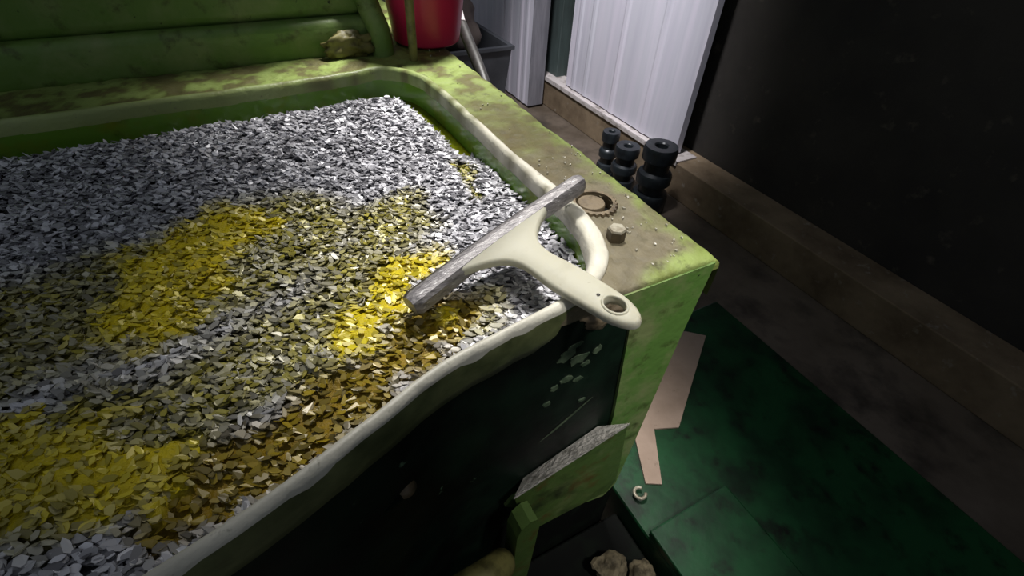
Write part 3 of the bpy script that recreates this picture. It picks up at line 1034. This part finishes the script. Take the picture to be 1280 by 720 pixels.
# ------------------------------------------------------------------ hose, bin and rag behind the table
hose = empty('hose', (0.50, 1.0, 0.0), 'dark rubber hose with a pale end running along the table edge', 'hose')
hp = spline([(0.470, 0.86, 0.60), (0.470, 0.92, 0.66), (0.478, 1.00, 0.712), (0.495, 1.10, 0.745), (0.505, 1.16, 0.765)], 6)
bm_obj('rubber_hose', tube(hp, 0.0125, 14), M_hose, hose, True)
bm_obj('pale_end', tube(spline([(0.504, 1.155, 0.763), (0.53, 1.25, 0.795), (0.57, 1.38, 0.85), (0.60, 1.50, 0.93)], 5), 0.0105, 14), M_pale, hose, True)
hdrop = tube(spline([(0.470, 0.862, 0.602), (0.468, 0.80, 0.50), (0.47, 0.74, 0.30), (0.48, 0.72, 0.05), (0.50, 0.80, 0.012)], 6), 0.0125, 14)
bm_obj('hose_tail', hdrop, M_hose, hose, True)

bn = empty('grey_bin', (1.0, 2.45, 0.0), 'dark grey open bin on the floor behind the machine table', 'bin')
bm = bmesh.new()
o4 = [(0.86, 2.25), (1.24, 2.25), (1.24, 2.75), (0.86, 2.75)]
lay = [(0.03, 0.0), (0.0, 0.33), (-0.012, 0.335), (-0.012, 0.35), (0.012, 0.35), (0.015, 0.33), (0.045, 0.012)]
rings = []
for d, z in lay:
    rings.append([bm.verts.new((x + (d if x < 1 else -d), y + (d if y < 2.5 else -d), z)) for x, y in o4])
for a, b in zip(rings, rings[1:]):
    for k in range(4):
        bm.faces.new((a[k], a[(k + 1) % 4], b[(k + 1) % 4], b[k]))
bm.faces.new(rings[0][::-1])
bm.faces.new(rings[-1])
bm_obj('body', bm, M_bin, bn)
bm = bmesh.new()
bmesh.ops.create_icosphere(bm, subdivisions=4, radius=1)
for v in bm.verts:
    d = 1 + 0.3 * mnoise.noise(v.co * 1.7) + 0.12 * mnoise.noise(v.co * 5)
    v.co = Vector((1.06 + v.co.x * 0.14 * d, 2.56 + v.co.y * 0.16 * d, 0.36 + v.co.z * 0.16 * d))
rag = bm_obj('rag_bundle', bm, M_cloth, None, True, origin=(1.06, 2.56, 0.2))
tag(rag, 'brownish grey rag bundle heaped in the dark grey bin', 'rag')

# ------------------------------------------------------------------ lower right: drip tray, board, ring, scraps
tray = empty('drip_tray', (0.75, 0.1, 0.0), 'dark green low steel tray on the floor at the foot of the corner post', 'tray')
bm_obj('tray_body', box_bm((0.43, -0.40, 0.0), (1.02, 0.60, 0.155), 0.006), M_tray, tray, False)
bm_obj('tray_step', box_bm((0.43, -0.40, 0.156), (0.62, 0.19, 0.178), 0.004), M_tray, tray, False)
bm_obj('tray_shade_block', box_bm((0.10, -0.40, 0.0), (0.428, 0.266, 0.10), 0.004), M_void, tray, False)  # added black block, covers the lit floor as shade under the machine
bd = [(0.75, 0.64), (0.474, 0.415), (0.550, 0.387), (0.490, 0.268), (0.518, 0.252), (0.586, 0.356), (0.638, 0.335), (0.89, 0.51)]
bm = bmesh.new()
a = [bm.verts.new((x, y, 0.1556)) for x, y in bd]
b = [bm.verts.new((x, y, 0.1596)) for x, y in bd]
bm.faces.new(a[::-1])
bm.faces.new(b)
for i in range(len(bd)):
    bm.faces.new((a[i], a[(i + 1) % len(bd)], b[(i + 1) % len(bd)], b[i]))
board = bm_obj('beige_board', bm, M_board, None, False, origin=(0.6, 0.4, 0.1556))
tag(board, 'pinkish beige piece of board with a narrow tongue behind the green corner post', 'board')
bm = bmesh.new()
rings = []
for i in range(24):
    a = 2 * math.pi * i / 24 * 0.86
    c0 = Vector((0.470 + 0.011 * math.cos(a + 0.6), 0.262 - 0.0 + 0.011 * math.sin(a + 0.6), 0.0))
    rings.append((c0.x, c0.y, 0.166))
rg = bm_obj('steel_ring', tube([(x - 0.006, y - 0.006, z) for x, y, z in rings], 0.0032, 10), M_bolt, None, True, origin=(0.464, 0.256, 0.156))
bm.free()
tag(rg, 'small open steel ring lying on the dark green tray', 'ring')


def scrap(name, cen, size, seed, label, cat):
    bm = bmesh.new()
    bmesh.ops.create_icosphere(bm, subdivisions=3, radius=1)
    for v in bm.verts:
        d = 1 + 0.45 * mnoise.noise(v.co * 1.6 + Vector((seed, 0, 0))) + 0.12 * mnoise.noise(v.co * 6)
        q = v.co * d
        v.co = Vector([cen[i] + size[i] * q[i] for i in range(3)])
    o = bm_obj(name, bm, M_scrap, None, False, origin=(cen[0], cen[1], cen[2] - size[2]))
    tag(o, label, cat)
    return o


scrap('slag_lump', (0.347, 0.182, 0.128), (0.034, 0.026, 0.020), 3.0, 'brown rough lump in the dark below the foot plate', 'scrap')
scrap('slag_lump', (0.395, 0.150, 0.122), (0.024, 0.022, 0.016), 9.0, 'smaller beige lump beside the dark green tray, at the bottom edge', 'scrap')
